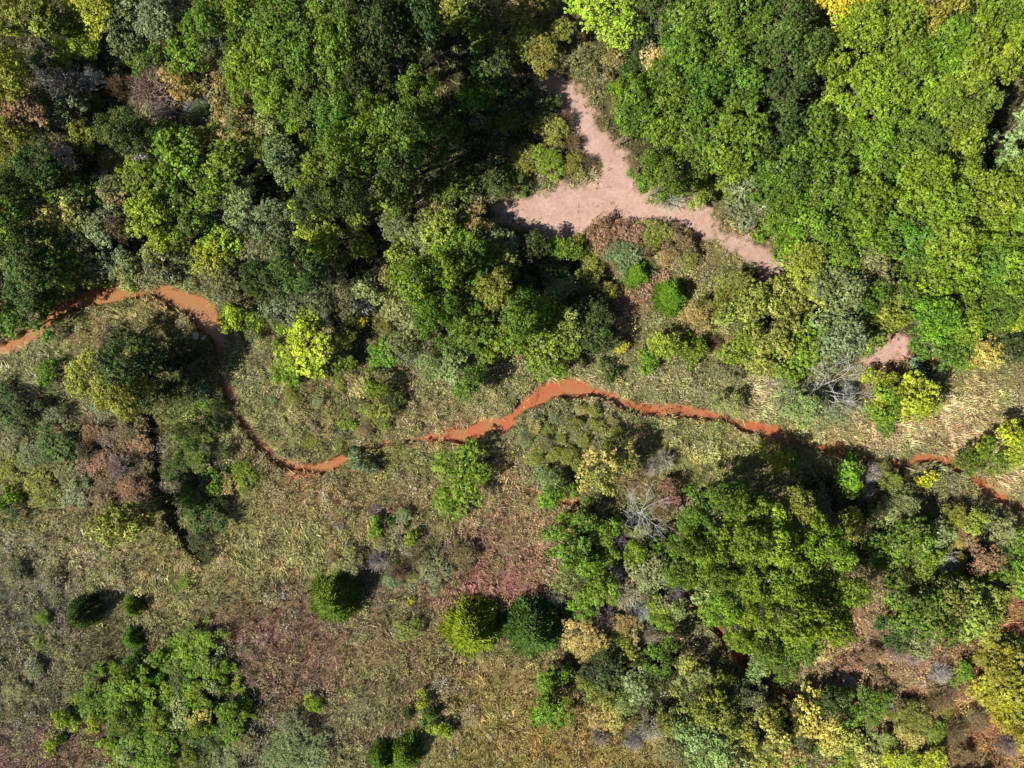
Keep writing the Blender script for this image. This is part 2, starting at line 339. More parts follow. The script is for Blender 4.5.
def crown(R, Hc, nl, lobe, puff, lpp, leaf, seed, gap=.12, asp=.6, tw=.04, outline=.25, wild=.5, yel=.25):
    """foliage: lobes on a dome, puffs on lobes, leaves on puffs. origin = crown centre at its base height"""
    r = np.random.default_rng(seed)
    ph = r.uniform(0, 6.28, 4)
    def rim(t): return 1+outline*(.5*np.sin(2*t+ph[0])+.35*np.sin(3*t+ph[1])+.3*np.sin(5*t+ph[2]))
    L = []
    k = 0
    while len(L) < nl and k < 4000:
        k += 1
        t = r.uniform(0, 6.283); q = math.sqrt(r.uniform(0, 1)); lr = lobe*R*r.uniform(.7, 1.25)
        d = q*max(R*rim(t)-lr*.8, .1); h = Hc*math.sqrt(max(0, 1-(d/R)**2*.85))-lr*.6+r.uniform(-.2, .16)*Hc
        c = np.array([d*math.cos(t), d*math.sin(t), h])
        if all(np.linalg.norm(c-a) > .68*(lr+b) for a, b in L): L.append((c, lr))
    Pc = []; Pd = []; Pr = []; Lf = []
    for c, lr in L:
        n = max(4, int(2.6*4*math.pi*lr*lr*.75/(math.pi*puff*puff)))
        dd = fib(n, r, -.35); pts = c+dd*np.array([lr, lr, lr*.85])
        ok = np.ones(n, bool)
        for c2, l2 in L:
            if c2 is c: continue
            ok &= np.linalg.norm((pts-c2)/np.array([1, 1, .85]), axis=1) > l2*.93
        ok &= r.uniform(0, 1, n) > gap
        ok &= pts[:, 2] > -.35*Hc
        keep = []
        for i in np.where(ok)[0]:
            if all(np.linalg.norm(pts[i]-pts[j]) > puff*1.0 for j in keep): keep.append(i)
        Pc.append(pts[keep]); Pd.append(unit(dd[keep])); Lf += [(r.uniform(.65, 1.45), r.normal(1, .13), r.normal(0, .28))]*len(keep)
    Pc = np.concatenate(Pc); Pd = np.concatenate(Pd); n = len(Pc)
    Lf = np.array(Lf); Pr = puff*Lf[:, 0]*np.clip(np.exp(r.normal(-.1, .5, n)), .3, 2.3)
    Pc = Pc+Pd*r.uniform(-.9, 1.0, n)[:, None]*puff
    # inner shade leaves so that gaps look into foliage
    m = n*lpp
    idx = np.repeat(np.arange(n), lpp)
    dl = fib(m, r, -.45); dl = unit(dl+Pd[idx]*.5+np.array([0, 0, .15]))
    ctr = Pc[idx]+dl*(Pr[idx]*r.uniform(.55, 1.05, m))[:, None]*np.array([1, 1, .8])
    N = unit(dl*.9+Pd[idx]*.5+np.array([0, 0, .25])+r.normal(size=(m, 3))*wild)
    sz = leaf*r.uniform(.6, 1.3, m)
    V, F = leaf_quads(ctr, N, sz, asp, r)
    pb = r.normal(1.0, .2, n)[idx]*r.normal(1.0, .26, m); pb = np.clip(pb*Lf[idx, 1], .4, 1.8)
    yy = np.clip(r.normal(yel, .25, n)[idx]+Lf[idx, 2]+r.normal(0, .15, m), 0, 1)
    gb = np.clip(r.normal(tw, .12, n)[idx], 0, .8)+(r.uniform(0, 1, m) < .03)*.4
    col = np.stack([pb, yy, np.clip(gb, 0, 1)], -1)
    ni = int(m*.18)
    if ni:
        li = r.integers(0, len(L), ni); cc = np.array([L[i][0] for i in li]); lr = np.array([L[i][1] for i in li])
        pos = cc+fib(ni, r, -.8)*(lr*r.uniform(.1, .75, ni))[:, None]
        V2, F2 = leaf_quads(pos, unit(r.normal(size=(ni, 3))+np.array([0, 0, 1])), leaf*1.4*np.ones(ni), .7, r)
        F = np.concatenate([F, F2+len(V)]); V = np.concatenate([V, V2])
        col = np.concatenate([col, np.stack([np.full(ni, .8), np.zeros(ni), np.zeros(ni)], -1)])
    return V, F, np.repeat(col, 4, axis=0), L

def cedar(R, Hc, n, leaf, seed):
    r = np.random.default_rng(seed)
    nb = 150
    t = r.uniform(0, 6.283, nb); h = 1-np.sqrt(r.uniform(0, 1, nb))
    prof = lambda h: (1-h**1.35)**.75
    rim = 1+.07*np.sin(5*t+seed)+.05*np.sin(9*t)
    idx = r.integers(0, nb, n)
    tt = t[idx]+r.normal(0, .13, n); hh = np.clip(h[idx]+r.normal(0, .045, n), 0, 1)
    hh = np.where(r.uniform(0, 1, n) < .35, 1-np.sqrt(r.uniform(0, 1, n)), hh)
    bo = r.normal(0, .10, nb); dep = np.clip(r.uniform(.74, 1.03, n)*(1+bo[idx]), .5, 1.2); rr = R*prof(hh)*dep*(1+.07*np.sin(5*tt+seed)+.05*np.sin(9*tt))
    top = r.uniform(0, 1, n) < .22; rr = np.where(top, R*.62*np.sqrt(r.uniform(0, 1, n)), rr)
    ht = np.clip(1-(rr/R)**1.33, 0, 1)**.74; hh = np.where(top, ht*r.uniform(.86, 1.04, n), hh*(1+bo[idx]*.4))
    P = np.stack([rr*np.cos(tt), rr*np.sin(tt), hh*Hc*.97+(dep-1)*.1], -1)
    out = unit(np.stack([np.cos(tt), np.sin(tt), np.where(top, .1, .45)+hh*.15], -1)+r.normal(size=(n, 3))*.28)
    fill = r.uniform(0, 1, n) < .2; P = np.where(fill[:, None], P*np.array([.75, .75, .82]), P)
    side = unit(np.cross(out, np.array([0, 0, 1.])+r.normal(size=(n, 3))*np.where(top, .35, .9)[:, None]))
    ln = leaf*r.uniform(.7, 1.5, n)[:, None]; wd = leaf*.30*r.uniform(.7, 1.3, n)[:, None]
    V = np.stack([P-out*ln*.5, P+side*wd, P+out*ln, P-side*wd], 1).reshape(-1, 3); F = np.arange(n*4).reshape(n, 4)
    b = np.clip(r.normal(1, .22, nb)[idx]*r.normal(1, .2, n), .4, 1.8)
    col = np.stack([b, np.clip(r.normal(.2, .2, n), 0, 1), np.clip(r.normal(0, .05, n), 0, 1)], -1)
    return V, F, np.repeat(col, 4, axis=0)

def tubes(segs, sides=3):
    """segs: list of (p0, p1, r0, r1)"""
    A = np.array([s[0] for s in segs]); B = np.array([s[1] for s in segs]); r0 = np.array([s[2] for s in segs]); r1 = np.array([s[3] for s in segs])
    d = unit(B-A); u = unit(np.cross(d, np.where(np.abs(d[:, 2:3]) > .9, [[1., 0, 0]], [[0, 0, 1.]]))); v = np.cross(d, u)
    V = []; n = len(segs)
    for P, rr in ((A, r0), (B, r1)):
        for k in range(sides):
            a = 2*math.pi*k/sides; V.append(P+(u*math.cos(a)+v*math.sin(a))*rr[:, None])
    V = np.stack(V, 1).reshape(-1, 3); base = np.arange(n)[:, None]*2*sides; F = []
    for k in range(sides):
        k2 = (k+1) % sides; F.append(base+np.array([k, k2, sides+k2, sides+k]))
    return V, np.stack(F, 1).reshape(-1, 4)

def branchy(p, d, ln, rad, depth, r, out, spread=.6, up=.15, kids=(2, 4)):
    nseg = 3; q = np.array(p, float); dd = np.array(d, float)
    for s in range(nseg):
        dd = unit(dd+r.normal(size=3)*.16+np.array([0, 0, up*.3])); q2 = q+dd*ln/nseg
        ra = rad*(1-s/nseg*.5); rb = rad*(1-(s+1)/nseg*.5)
        out.append((q.copy(), q2.copy(), ra, rb)); q = q2
        if depth > 0 and s > 0:
            for _ in range(r.integers(*kids)):
                nd = unit(dd+r.normal(size=3)*spread+np.array([0, 0, up])); branchy(q, nd, ln*r.uniform(.45, .75), rad*.5, depth-1, r, out, spread, up, kids)

def twigs(R, Hh, n, rad, seed, lean=(0, 0)):
    """thicket of fine stems fanning out of one base"""
    r = np.random.default_rng(seed); segs = []
    for i in range(n):
        t = r.uniform(0, 6.283); q = math.sqrt(r.uniform(0.01, 1)); e = np.array([R*q*math.cos(t)*r.uniform(.85, 1.15)+lean[0], R*q*math.sin(t)*r.uniform(.85, 1.15)+lean[1], Hh*math.sqrt(max(.05, 1-q*q*.85))*r.uniform(.75, 1.1)])
        b = np.array([r.normal(0, .12*R), r.normal(0, .12*R), 0.0]); m = b*.5+e*.5+np.array([0, 0, .12*Hh])+r.normal(size=3)*.06*R
        segs.append((b, m, rad*1.3, rad)); segs.append((m, e, rad, rad*.5))
        for _ in range(5):
            s = m+(e-m)*r.uniform(.1, 1); dd = unit((e-m)+r.normal(size=3)*R*.35); segs.append((s, s+dd*R*r.uniform(.12, .3), rad*.55, rad*.3))
    return segs

def trunk_mesh(name, h, rad, L, mat, seed, sides=7):
    r = np.random.default_rng(seed); segs = []
    p = np.zeros(3); top = h*.8
    k = 5; q = np.array([0, 0, -.3*1.0])
    for i in range(k):
        z2 = top*(i+1)/k; q2 = np.array([r.normal(0, .03*h), r.normal(0, .03*h), z2]) if i < k-1 else np.array([0, 0, z2])
        ra = rad*(1.35-.75*i/k) if i else rad*1.7; rb = rad*(1.35-.75*(i+1)/k); segs.append((q, q2, ra, rb)); q = q2
    for c, lr in L[:9]:
        s = np.array([0, 0, top*r.uniform(.45, .85)]); e = c; m = s*.5+e*.5+np.array([0, 0, -.05*h])
        segs.append((s, m, rad*.45, rad*.3)); segs.append((m, e, rad*.3, rad*.1))
    V, F = tubes(segs, sides)
    me = mesh_np(name, V, F, np.tile([[1., 0, 0]], (len(V), 1)), True); me.materials.append(mat); return me

# ------------------------------------------------------------------ variants of each kind (crown, trunk); crown origin shifted so z=0 is the tree's base
VAR = {}
def add_var(kind, R, h, parts): VAR.setdefault(kind, []).append((R, h, parts))
def leafy(kind, R, h, Hc, nl, lobe, puff, lpp, leaf, seed, cname, tname, trad, **kw):
    V, F, col, L = crown(R, Hc, nl, lobe, puff, lpp, leaf, seed, **kw)
    zb = h-Hc; V = V+np.array([0, 0, zb]); L = [(c+np.array([0, 0, zb]), lr) for c, lr in L]
    me = mesh_np(kind+"_"+cname, V, F, col); me.materials.append(M_leaf)
    tm = trunk_mesh(kind+"_"+tname, h-.25*Hc, trad, L, M_bark, seed, 6)
    add_var(kind, R, h, [(tname, tm, False), (cname, me, True)])
for i in range(9):   # broadleaf tree
    leafy('L', 3.1, 9.0, 4.2, 16, .26, .25, 26, .100, 100+i, 'crown', 'trunk', .16, gap=.26, wild=.6, outline=.40)
for i in range(7):   # small tree / tall shrub
    leafy('M', 2.0, 4.6, 2.5, 12, .27, .21, 24, .088, 200+i, 'crown', 'trunk', .09, gap=.26, wild=.65, outline=.45, tw=.08)
for i in range(6):   # bush
    leafy('S', 1.1, 1.7, 1.25, 6, .40, .18, 26, .085, 300+i, 'foliage', 'stem', .04, gap=.26, wild=.75, outline=.65)
for i in range(5):   # feathery, fine leaved
    leafy('F', 1.8, 3.4, 2.4, 12, .28, .22, 34, .08, 400+i, 'foliage', 'stem', .06, gap=.1, wild=.9, asp=.3, tw=.18, outline=.4)
for i in range(4):   # thin open crown
    leafy('P', 2.2, 5.2, 2.0, 11, .22, .26, 30, .10, 500+i, 'crown', 'trunk', .08, gap=.35, wild=.6, outline=.4)
for i in range(3):
    V, F, col = cedar(2.5, 4.3, 12000, .17, 600+i)
    me = mesh_np("C_crown", V+np.array([0, 0, .15]), F, col); me.materials.append(M_needle)
    tm = trunk_mesh("C_trunk", 3.6, .12, [], M_bark, 600+i, 7)
    add_var('C', 2.5, 4.4, [('trunk', tm, False), ('crown', me, True)])
for i in range(5):   # leafless twiggy shrub
    sg = twigs(1.5, 2.2, 150, .022, 700+i); V, F = tubes(sg, 3); r = np.random.default_rng(i)
    col = np.repeat(np.stack([np.clip(r.normal(1, .2, len(sg)), .5, 1.6), np.clip(r.normal(.1, .15, len(sg)), 0, 1), np.zeros(len(sg))], -1), 6, axis=0)
    me = mesh_np("G_twigs", V, F, col); me.materials.append(M_twig)
    sg = [(np.array([0, 0, -.2]), np.array([.03, 0, .35]), .1, .07)]+[(np.array([.03, 0, .3]), np.array([.5*math.cos(a), .5*math.sin(a), .9]), .06, .03) for a in (0, 1.3, 2.5, 3.7, 5)]
    V, F = tubes(sg, 6); tm = mesh_np("G_stem", V, F, np.tile([[.8, 0, 0]], (len(V), 1))); tm.materials.append(M_bark)
    add_var('G', 1.5, 2.3, [('stem', tm, False), ('twigs', me, True)])
for i in range(2):   # bare tree with pale limbs
    r = np.random.default_rng(800+i); parts = []
    sg = []; branchy((0, 0, -.2), (0, 0, 1), 3.0, .09, 0, r, sg, up=.3); top = sg[-1][1]
    V, F = tubes(sg, 8); tm = mesh_np("B_trunk", V, F, None, True); tm.materials.append(M_pale); parts.append(('trunk', tm, False))
    for k in range(9):
        a = k*.7+r.uniform(-.3, .3); sg = []
        branchy(top-np.array([0, 0, .22*k % 1.1]), unit(np.array([math.cos(a), math.sin(a), .75])), 2.6, .034, 3, r, sg, spread=.5, up=.08, kids=(2, 4))
        V, F = tubes(sg, 4); m = mesh_np("B_limb", V, F, None); m.materials.append(M_pale); parts.append(('limb', m, False))
    add_var('B', 3.1, 5.5, parts)

# ------------------------------------------------------------------ the plants, one line each: x y radius(px) kind colour [| label]; dark greens right of mound and ditch partly paint shade
PAL = {'y': ((200,198,54), 'golden yellow'), 'l': ((160,182,48), 'bright lime'), 'k': ((116,147,38), 'yellow-green'), 'j': ((146,156,40), 'yellow-green'), 'g': ((94,128,40), 'mid green'),
 'b': ((108,152,40), 'vivid green'), 'd': ((74,100,44), 'deep green'), 'o': ((138,150,60), 'olive'), 't': ((180,168,108), 'tan-olive'), 's': ((152,172,106), 'sage green'),
 'e': ((130,144,98), 'grey-green'), 'r': ((150,124,98), 'rusty red-brown'), 'a': ((180,176,166), 'pale grey'), 'p': ((160,142,142), 'purple-grey'), 'w': ((194,190,100), 'pale yellow'),
 'c': ((112,140,100), 'blue-green'), 'z': ((160,154,44), 'ochre yellow'), 'n': ((62,82,38), 'dark green'), 'm': ((130,114,84), 'brown')}
KIND = {'L': ('broadleaf_tree', 'tree', 'broadleaf tree'), 'M': ('small_tree', 'tree', 'bushy small tree'), 'S': ('round_bush', 'bush', 'bush'), 'F': ('feathery_shrub', 'shrub', 'feathery shrub'),
 'P': ('open_tree', 'tree', 'thin open tree'), 'C': ('cedar_tree', 'cedar', 'round cedar'), 'G': ('twiggy_shrub', 'shrub', 'leafless twiggy shrub'), 'B': ('bare_tree', 'bare tree', 'bare tree')}
GROUP = {'L': 'broadleaf trees of the wood', 'M': 'small trees and tall shrubs', 'S': 'low leafy bushes', 'F': 'feathery shrubs', 'P': 'thin open trees', 'C': 'round cedars in the meadow', 'G': 'leafless twiggy shrubs', 'B': 'bare trees with pale limbs'}
PLANTS = """
18 22 30 L o
8 78 24 L d
97 8 26 L l | bright lime tree at the top edge, nearest the top left corner
66 58 14 M l
58 28 20 M g
88 42 14 M k
128 8 20 M d
128 40 18 M e
146 58 16 M g
164 22 22 L d
190 58 20 M b | vivid green small tree above the tan twiggy trees, upper left wood
212 22 26 L g
240 10 22 L k
245 48 24 L g
250 82 20 L k
222 66 20 G m
222 96 22 F t
182 84 20 F t
198 112 20 G a
150 88 24 G p | big purple-grey leafless shrub, broadest of the bare ones, upper left wood
164 110 18 G p
62 84 26 G a
40 72 18 G a
88 102 13 G t
32 122 26 M m
12 104 18 M d
68 114 16 M e
86 136 15 M o
108 160 15 G t
104 178 12 G a
126 134 24 L n
14 146 24 L d
40 168 20 L n
8 188 20 L n
38 200 22 M g
62 184 16 M o
76 214 20 M w
48 230 18 M w
14 224 22 L d
26 252 22 L n
84 240 20 M e
58 252 12 S k
108 222 22 M d
124 196 17 M t
96 196 16 M g | mid green small tree up against the left side of the tan-olive one, left wood
148 178 24 M k
182 158 28 M k | large yellow-green small tree above the paired lime trees, upper left wood
176 188 18 G a
170 200 22 M g
232 166 22 M k | yellow-green small tree touching the dark wood edge, right of the larger yellow-green one
208 190 22 M k
160 220 24 M l
190 222 22 M g
166 246 17 M l
226 246 20 M l
214 214 18 G a
242 204 24 F s
238 130 24 F t
214 142 20 F o
246 226 18 F e
206 168 14 M l
280 22 32 L g
262 66 28 L k
300 58 30 L g
330 14 26 L g
342 52 28 L g
318 92 28 L g
356 22 22 L d
278 98 24 L k
392 40 28 L n
426 22 24 L d
455 14 20 M o
374 84 26 L n
268 122 20 F s
262 152 20 F o
304 128 14 M k
344 126 24 L g
348 160 24 L g
320 172 20 M k
298 188 18 M k
286 160 20 M e
378 122 20 L g
414 100 22 L g
402 138 28 L g
372 150 24 L k
438 148 22 L g
398 172 20 L d
400 198 22 M k
344 194 22 L d
318 206 20 L n
364 216 14 G a
306 222 20 M l | lime small tree in the middle wood, left of its lime twin
328 238 20 M l | lime small tree in the middle wood, lower right of its lime twin
352 222 14 M o
292 244 16 M e
358 248 16 M o
272 218 26 F e
268 252 24 F e
454 190 20 M g | mid green small tree at the lower rim of the black gap
434 212 16 F t
442 230 22 M o
418 240 20 F s
458 252 24 M k
396 226 18 F e
474 222 18 F t
490 190 11 F s
482 42 20 M g
492 72 20 M d
488 86 18 M g
508 110 13 M e
500 62 12 M o
474 102 16 M b
494 78 9 S r
506 122 12 M k
490 180 15 M d
600 6 35 L l | big lime-yellow tree at the top edge above the pink clearing
528 14 24 F o
524 44 22 F o
544 58 20 F o
580 66 22 F e
606 62 16 F t
562 38 16 F o
516 76 12 S r
522 104 20 M n
542 104 14 M d
548 128 18 F o
572 142 10 G m | dark twiggy shrub poking over the middle of the pink clearing's left edge
546 163 19 F k
572 166 13 F o
522 164 18 F o
588 162 9 G m | dark twiggy tip at the right end of the bush row in the clearing
512 180 14 M g
566 118 10 G m
664 14 22 L d
640 36 16 M n
652 62 16 M t
632 72 14 M d
692 24 28 L g
724 14 24 L g
688 58 24 L g
722 56 26 L g
752 26 24 L g
628 92 15 L k
632 118 13 L g
638 112 24 L g
664 142 22 L k
652 168 14 L g
662 182 18 L g
672 108 26 L g
668 84 20 L g
702 94 26 L g
706 134 28 L g
690 168 22 L g
736 92 28 L g
742 128 26 L g
726 160 24 L k
758 154 22 L g
656 194 11 M s
672 198 14 G a
692 188 16 M k
742 202 25 M e
720 184 16 M k
766 218 15 M k
505 246 16 M e
530 246 17 M n
560 250 14 M b
600 234 20 F r
626 236 18 F r
654 232 18 F o
678 244 18 F r
622 254 20 F e
688 258 13 F o
838 2 32 L y | golden yellow tree at the top edge of the right wood
866 8 14 M k
786 14 26 L d
790 52 28 L d
818 40 18 M g
818 66 24 L k
854 38 26 L k
892 28 30 L k
928 14 28 L o
962 20 28 L k
996 24 30 L k
1020 50 26 L k
904 66 30 L k
944 58 28 L k
980 68 28 L k
862 88 28 L k
888 108 28 L k
926 104 30 L k
964 104 28 L g
948 140 26 L k
912 146 28 L g
872 138 26 L k
838 112 22 L l
784 96 22 L d
782 130 24 L d
812 134 26 L g
806 166 26 L g
840 154 22 L g
880 174 28 L k
918 180 28 L k
954 174 26 L k
1016 128 20 M s
1012 168 20 M s
1010 196 26 L k
974 204 28 L k
936 212 28 L k
898 210 28 L g
862 198 26 L k
828 192 24 L g
782 184 26 L g
776 212 22 L g
800 224 26 L k
836 228 28 L g
872 238 28 L k
908 244 28 L g
944 246 28 L k
980 236 26 L k
1014 232 24 L k
836 262 26 L k
800 258 22 L o
872 270 24 L e
904 280 28 L g
940 282 28 L k
976 270 26 L g
1008 268 26 L k
1016 306 22 L l
992 304 24 L g
956 316 24 L k
924 320 24 L b
806 292 26 M o
780 300 22 M o
748 306 24 M o
834 296 24 L e
860 302 22 L g
882 312 20 L o
772 334 24 M o
802 336 26 M k
834 334 24 L e
862 334 18 M o
748 340 20 M k
756 362 16 M o
786 366 20 M k
818 366 18 M e
930 348 20 M g | mid green small tree at the wood's edge, right of the bare soil patch
954 348 18 M g
976 346 18 M w
1004 344 20 M n
1018 330 16 M g
948 308 12 G a
988 336 12 M l
990 356 14 M w
968 362 12 S k
12 298 24 M n
34 276 26 L n
62 262 22 M k
22 324 20 M g
48 300 15 M g
80 276 16 M o
104 270 18 F e
122 262 14 M d
134 276 15 M s
133 286 9 S l | lime-green bush hanging over the orange stream, between its two left reaches
160 272 20 M d
186 262 18 F e
196 284 18 F s
222 276 20 F e
226 296 15 F e
216 258 18 M l | lime small tree hanging just above the widest orange stream reach
240 322 15 M l | bright yellow-lime small tree touching the outside of the wide stream bend
254 318 12 M k
288 300 26 F e
266 282 22 L d
300 270 26 L d
320 300 20 F e
332 278 20 F e
346 296 18 F e
366 290 14 M s
384 272 16 F t
404 262 18 M o
420 284 24 L k
446 272 24 L k
474 266 22 L g
496 262 20 M o
436 308 22 L g | mid green broadleaf tree in the middle of the central wood, above the pool
464 306 22 L g
494 296 22 L o
456 334 20 M g | mid green small tree at the lower fringe of the central wood
482 332 22 M g
500 342 22 M k
516 318 20 L g
514 288 18 M d
310 348 30 M l | large lime-yellow tree inside the left meadow, above the low brush
284 372 14 M k
330 366 16 M k
290 338 14 M k
386 352 15 M b | vivid green small tree right of the big lime one in the left meadow
404 316 24 F s
402 342 20 F e
376 384 13 M k
392 402 12 M d
378 412 14 M o
430 342 18 F e
430 366 16 F s
456 366 16 M s
470 384 16 M g
362 324 6 S y
116 344 20 F m
98 374 28 L o
128 362 28 L d | tallest tree of the left meadow mound, deep green, casting the long shadow
124 392 24 L o
156 370 22 M n
148 392 18 M d
182 352 13 F n
196 374 14 F n
178 392 14 F d
202 350 9 F n
110 400 18 F e
50 373 10 S b | small vivid green bush alone in the far left meadow
68 368 8 S m
28 416 16 M n
8 408 18 M d
12 440 18 F e
34 452 18 F e
12 470 18 F o
56 446 18 M d
64 468 18 F e
44 486 22 F o
74 490 18 F e
8 496 12 S k
12 512 12 M n
84 452 12 G m
118 468 16 G p
92 432 13 F m
108 440 12 F r | rusty brown feathery shrub at the top of the brown thicket, left meadow
126 434 13 F m | brown feathery shrub crowning the brown thicket beside the dark ditch
137 444 12 F r
139 464 12 F m
100 462 13 F r | rusty brown feathery shrub at the left side of the brown thicket, left meadow
128 486 13 F m
141 488 11 F r
110 484 12 F m
84 468 12 F r
198 540 12 F n
208 552 10 F n
132 492 14 F r
100 498 14 F r
130 520 26 M o | olive round small tree at the lower end of the dark ditch
186 438 12 F g
198 458 15 F g
178 474 15 F d
192 498 15 F g
208 520 16 M d
200 402 12 F k
204 436 12 F o
226 486 14 F t
244 478 14 F k
460 478 28 M b | vivid green round tree alone, below the small stream pool
362 464 11 S c | blue-green bush on the lower bank of the stream, left meadow
350 452 7 S d
640 180 12 M b
672 296 17 C b | vivid green round cedar, larger of the two below the pink clearing
637 273 14 C b | vivid green round cedar, smaller of the two below the pink clearing
530 330 24 M k
522 306 20 M g
546 348 22 M o
566 330 18 M o
550 362 18 M k
560 290 17 F s
584 306 14 M n
582 328 18 M d
602 320 14 M d
604 292 12 F o
552 272 15 M d
590 272 15 F o
596 342 16 M d
624 346 6 S y | tiny yellow bush among the tan grass, centre of the photo
664 346 15 M l
650 360 11 S k
694 348 13 S k
714 344 10 G m
734 284 18 F o
716 304 18 F o
696 316 15 F t
610 370 10 S d
728 374 14 F e
726 404 14 F s
818 390 29 B a | leaning bare tree with a fan of pale grey branches beside the straw bank
800 408 22 F s
824 414 20 F s
792 392 18 F e
846 392 12 G a
886 404 18 M b
906 396 22 M l | bright yellow tree standing alone on the straw bank at right
922 408 14 M l
884 386 15 M l
880 422 12 M g
916 372 11 S c
934 374 10 S e
1002 440 18 M l
1018 446 16 M l
988 456 15 M k
968 460 14 M g
774 457 13 M l | bright lime small tree under the stream's broad right pool
788 458 9 M k
844 474 16 M b
852 488 10 M b
872 474 14 G a
868 490 10 G a
820 508 14 F e
832 524 12 F s
926 480 10 S y | tiny golden yellow bush above the dark shade at the right
902 504 18 F e
888 478 14 F o
600 458 15 P w
618 468 14 P w
588 474 14 P w
602 480 16 P w
628 452 10 P w
548 478 15 F s
550 494 13 M b
574 460 10 F o
566 488 10 M k
642 514 22 B a | bare tree with white spreading branches, right of the pale yellow trees
664 462 12 G a
650 468 10 G a
668 494 13 F r
662 512 12 F m
636 534 13 F s
616 540 13 G p
628 552 10 G p
76 615 17 C d | deep green round cedar near the left edge, lower meadow
130 608 10 C g
130 641 10 C g
42 618 8 F k
38 641 8 F k
190 650 20 M b
212 640 16 M b | vivid green small tree at the upper right tip of the lower left thicket
204 664 16 M b
176 664 16 M g | mid green small tree at the upper left of the lower left thicket
196 632 14 M g
120 694 22 M b
98 684 16 M g
140 688 20 M k
148 712 20 M b
124 716 18 M g
96 706 18 M g
166 694 16 M k
180 682 16 M d
200 694 15 M k
178 716 18 M s
198 716 16 M w
160 736 20 M b
136 740 18 M g
120 758 16 M k
150 760 18 M b
206 736 18 F d
226 720 18 M g
200 760 18 F d
228 756 18 F e
242 742 16 F e
66 718 10 S l
53 745 8 S l
78 700 9 F k
16 690 12 F e
32 668 12 F e
186 582 8 F k
14 572 12 F e
50 580 12 F e
330 600 26 C g | mid green round cedar standing alone, leftmost of the big lone ones
470 633 27 C j | yellow-green round cedar, middle one of the three big ones
532 632 29 C d | deep green round cedar, rightmost of the three big ones
408 628 14 F o
409 601 5 S y
376 527 9 S b
392 520 7 S d
412 536 8 S k
402 516 9 F s
312 704 8 S l
296 732 18 F e
284 752 20 F e
312 750 20 F e
380 762 15 C g
404 758 17 C k
422 700 8 S l
426 716 9 S g
441 728 10 S l
408 712 7 S n
350 562 15 F e
336 572 13 F s
378 560 12 G p
398 572 12 G m
434 572 19 F e
462 554 14 F m
420 558 13 G m
568 548 20 M b | vivid green small tree left of the white-branched bare tree, brightest of its clump
586 516 15 M g
604 532 14 M k
586 562 15 M b | small vivid green tree at the centre of the vivid clump
608 556 12 M k
596 586 17 M b
582 604 13 M b
572 522 12 M k
566 580 16 F s
640 556 14 M k
656 568 20 M e
672 548 18 M g
646 574 15 F s
626 594 18 G a
640 610 14 G a
676 594 12 G p
658 606 12 M o
664 620 10 M k
650 636 10 G a | small pale leafless shrub right of the tan feathery shrubs
586 636 24 F t | tan feathery shrub right of the deep green round cedar
556 600 9 G a | small pale grey leafless shrub in the deep green cedar's shade
608 620 14 G p
660 654 16 M g
626 652 14 M o
632 634 12 F t
552 700 22 M b | vivid green small tree alone, straight below the deep green round cedar
552 678 14 M k
604 668 20 M n
634 686 17 M s
622 700 16 F s
600 690 16 M o
648 672 16 M n
580 692 12 S m
594 712 14 F t
612 716 14 F w
650 730 15 G a | pale lilac-grey leafless shrub near the bottom edge, below the sage shrubs
634 742 12 G p
600 738 12 G p
684 660 10 M w
694 676 16 F s
700 548 26 L k
694 516 24 L g
724 502 24 L g
756 510 26 L k
736 536 26 L k
772 542 26 L k
800 530 24 L k
794 502 18 L o
828 546 24 L k
838 522 18 M o
716 572 24 L g
748 574 28 L k
784 580 28 L k
818 584 26 L k
844 592 22 L k
726 604 22 L k
758 612 26 L k
792 618 26 L k
826 622 22 L k
738 634 16 L k
768 642 18 L g
798 646 18 M k
822 644 16 M t
680 574 20 L g
684 540 18 L g
676 610 10 M s
756 660 14 M s
782 666 13 M g
708 594 16 M s
700 700 20 M o
722 716 20 M o
716 680 18 F o
738 694 16 F e
756 706 16 M e
742 724 18 M o
706 736 22 M s
724 756 20 M s
694 756 18 F s
764 716 14 P w
770 736 16 P w
758 754 14 P w
786 750 18 F t
806 712 18 M w | pale yellow small tree by the gully, upper of the pair
822 730 18 M w | pale yellow small tree by the gully, lower of the pair
798 736 14 F e
846 742 18 M w
862 756 16 M w
840 762 16 M k
878 738 14 F s
824 702 16 M d
846 706 16 M b
868 704 15 M g
672 748 16 F e
664 722 14 F o
888 752 12 M l
908 760 13 M l
930 758 14 M l | bright lime bushy tree at the bottom edge, rightmost of the lime row
908 736 14 F w
918 718 16 F o
900 712 14 F o
934 732 12 F o
882 700 12 M g
900 534 24 M g
884 514 16 F s
920 552 18 M k
890 556 16 M k
936 536 16 F s
944 562 16 G a
862 530 14 G m
910 566 16 F s
980 550 18 M r
1000 528 16 F s
1016 544 14 M b
1014 576 18 M b
970 522 14 M o
952 516 14 F o
1002 556 12 M d
904 600 24 M g
928 618 24 M g
898 626 20 M d
942 596 22 M o
962 612 24 M o
984 602 18 M o
982 624 16 M o
928 586 16 M k
912 638 16 M s
958 672 12 M b
942 674 12 G a
900 652 14 G p
914 658 9 G p
988 646 14 F z
1000 668 24 M z
1018 690 26 M z
996 694 18 M z
1020 722 24 M z
1006 712 16 M z
986 660 12 F z
1014 646 14 F o
985 696 7 S y
1010 746 13 G p
956 732 14 G m
942 700 14 G m
960 752 12 F r
976 718 12 F r
902 708 10 S r
878 680 10 F r
848 664 12 F r
870 652 12 F r
"""
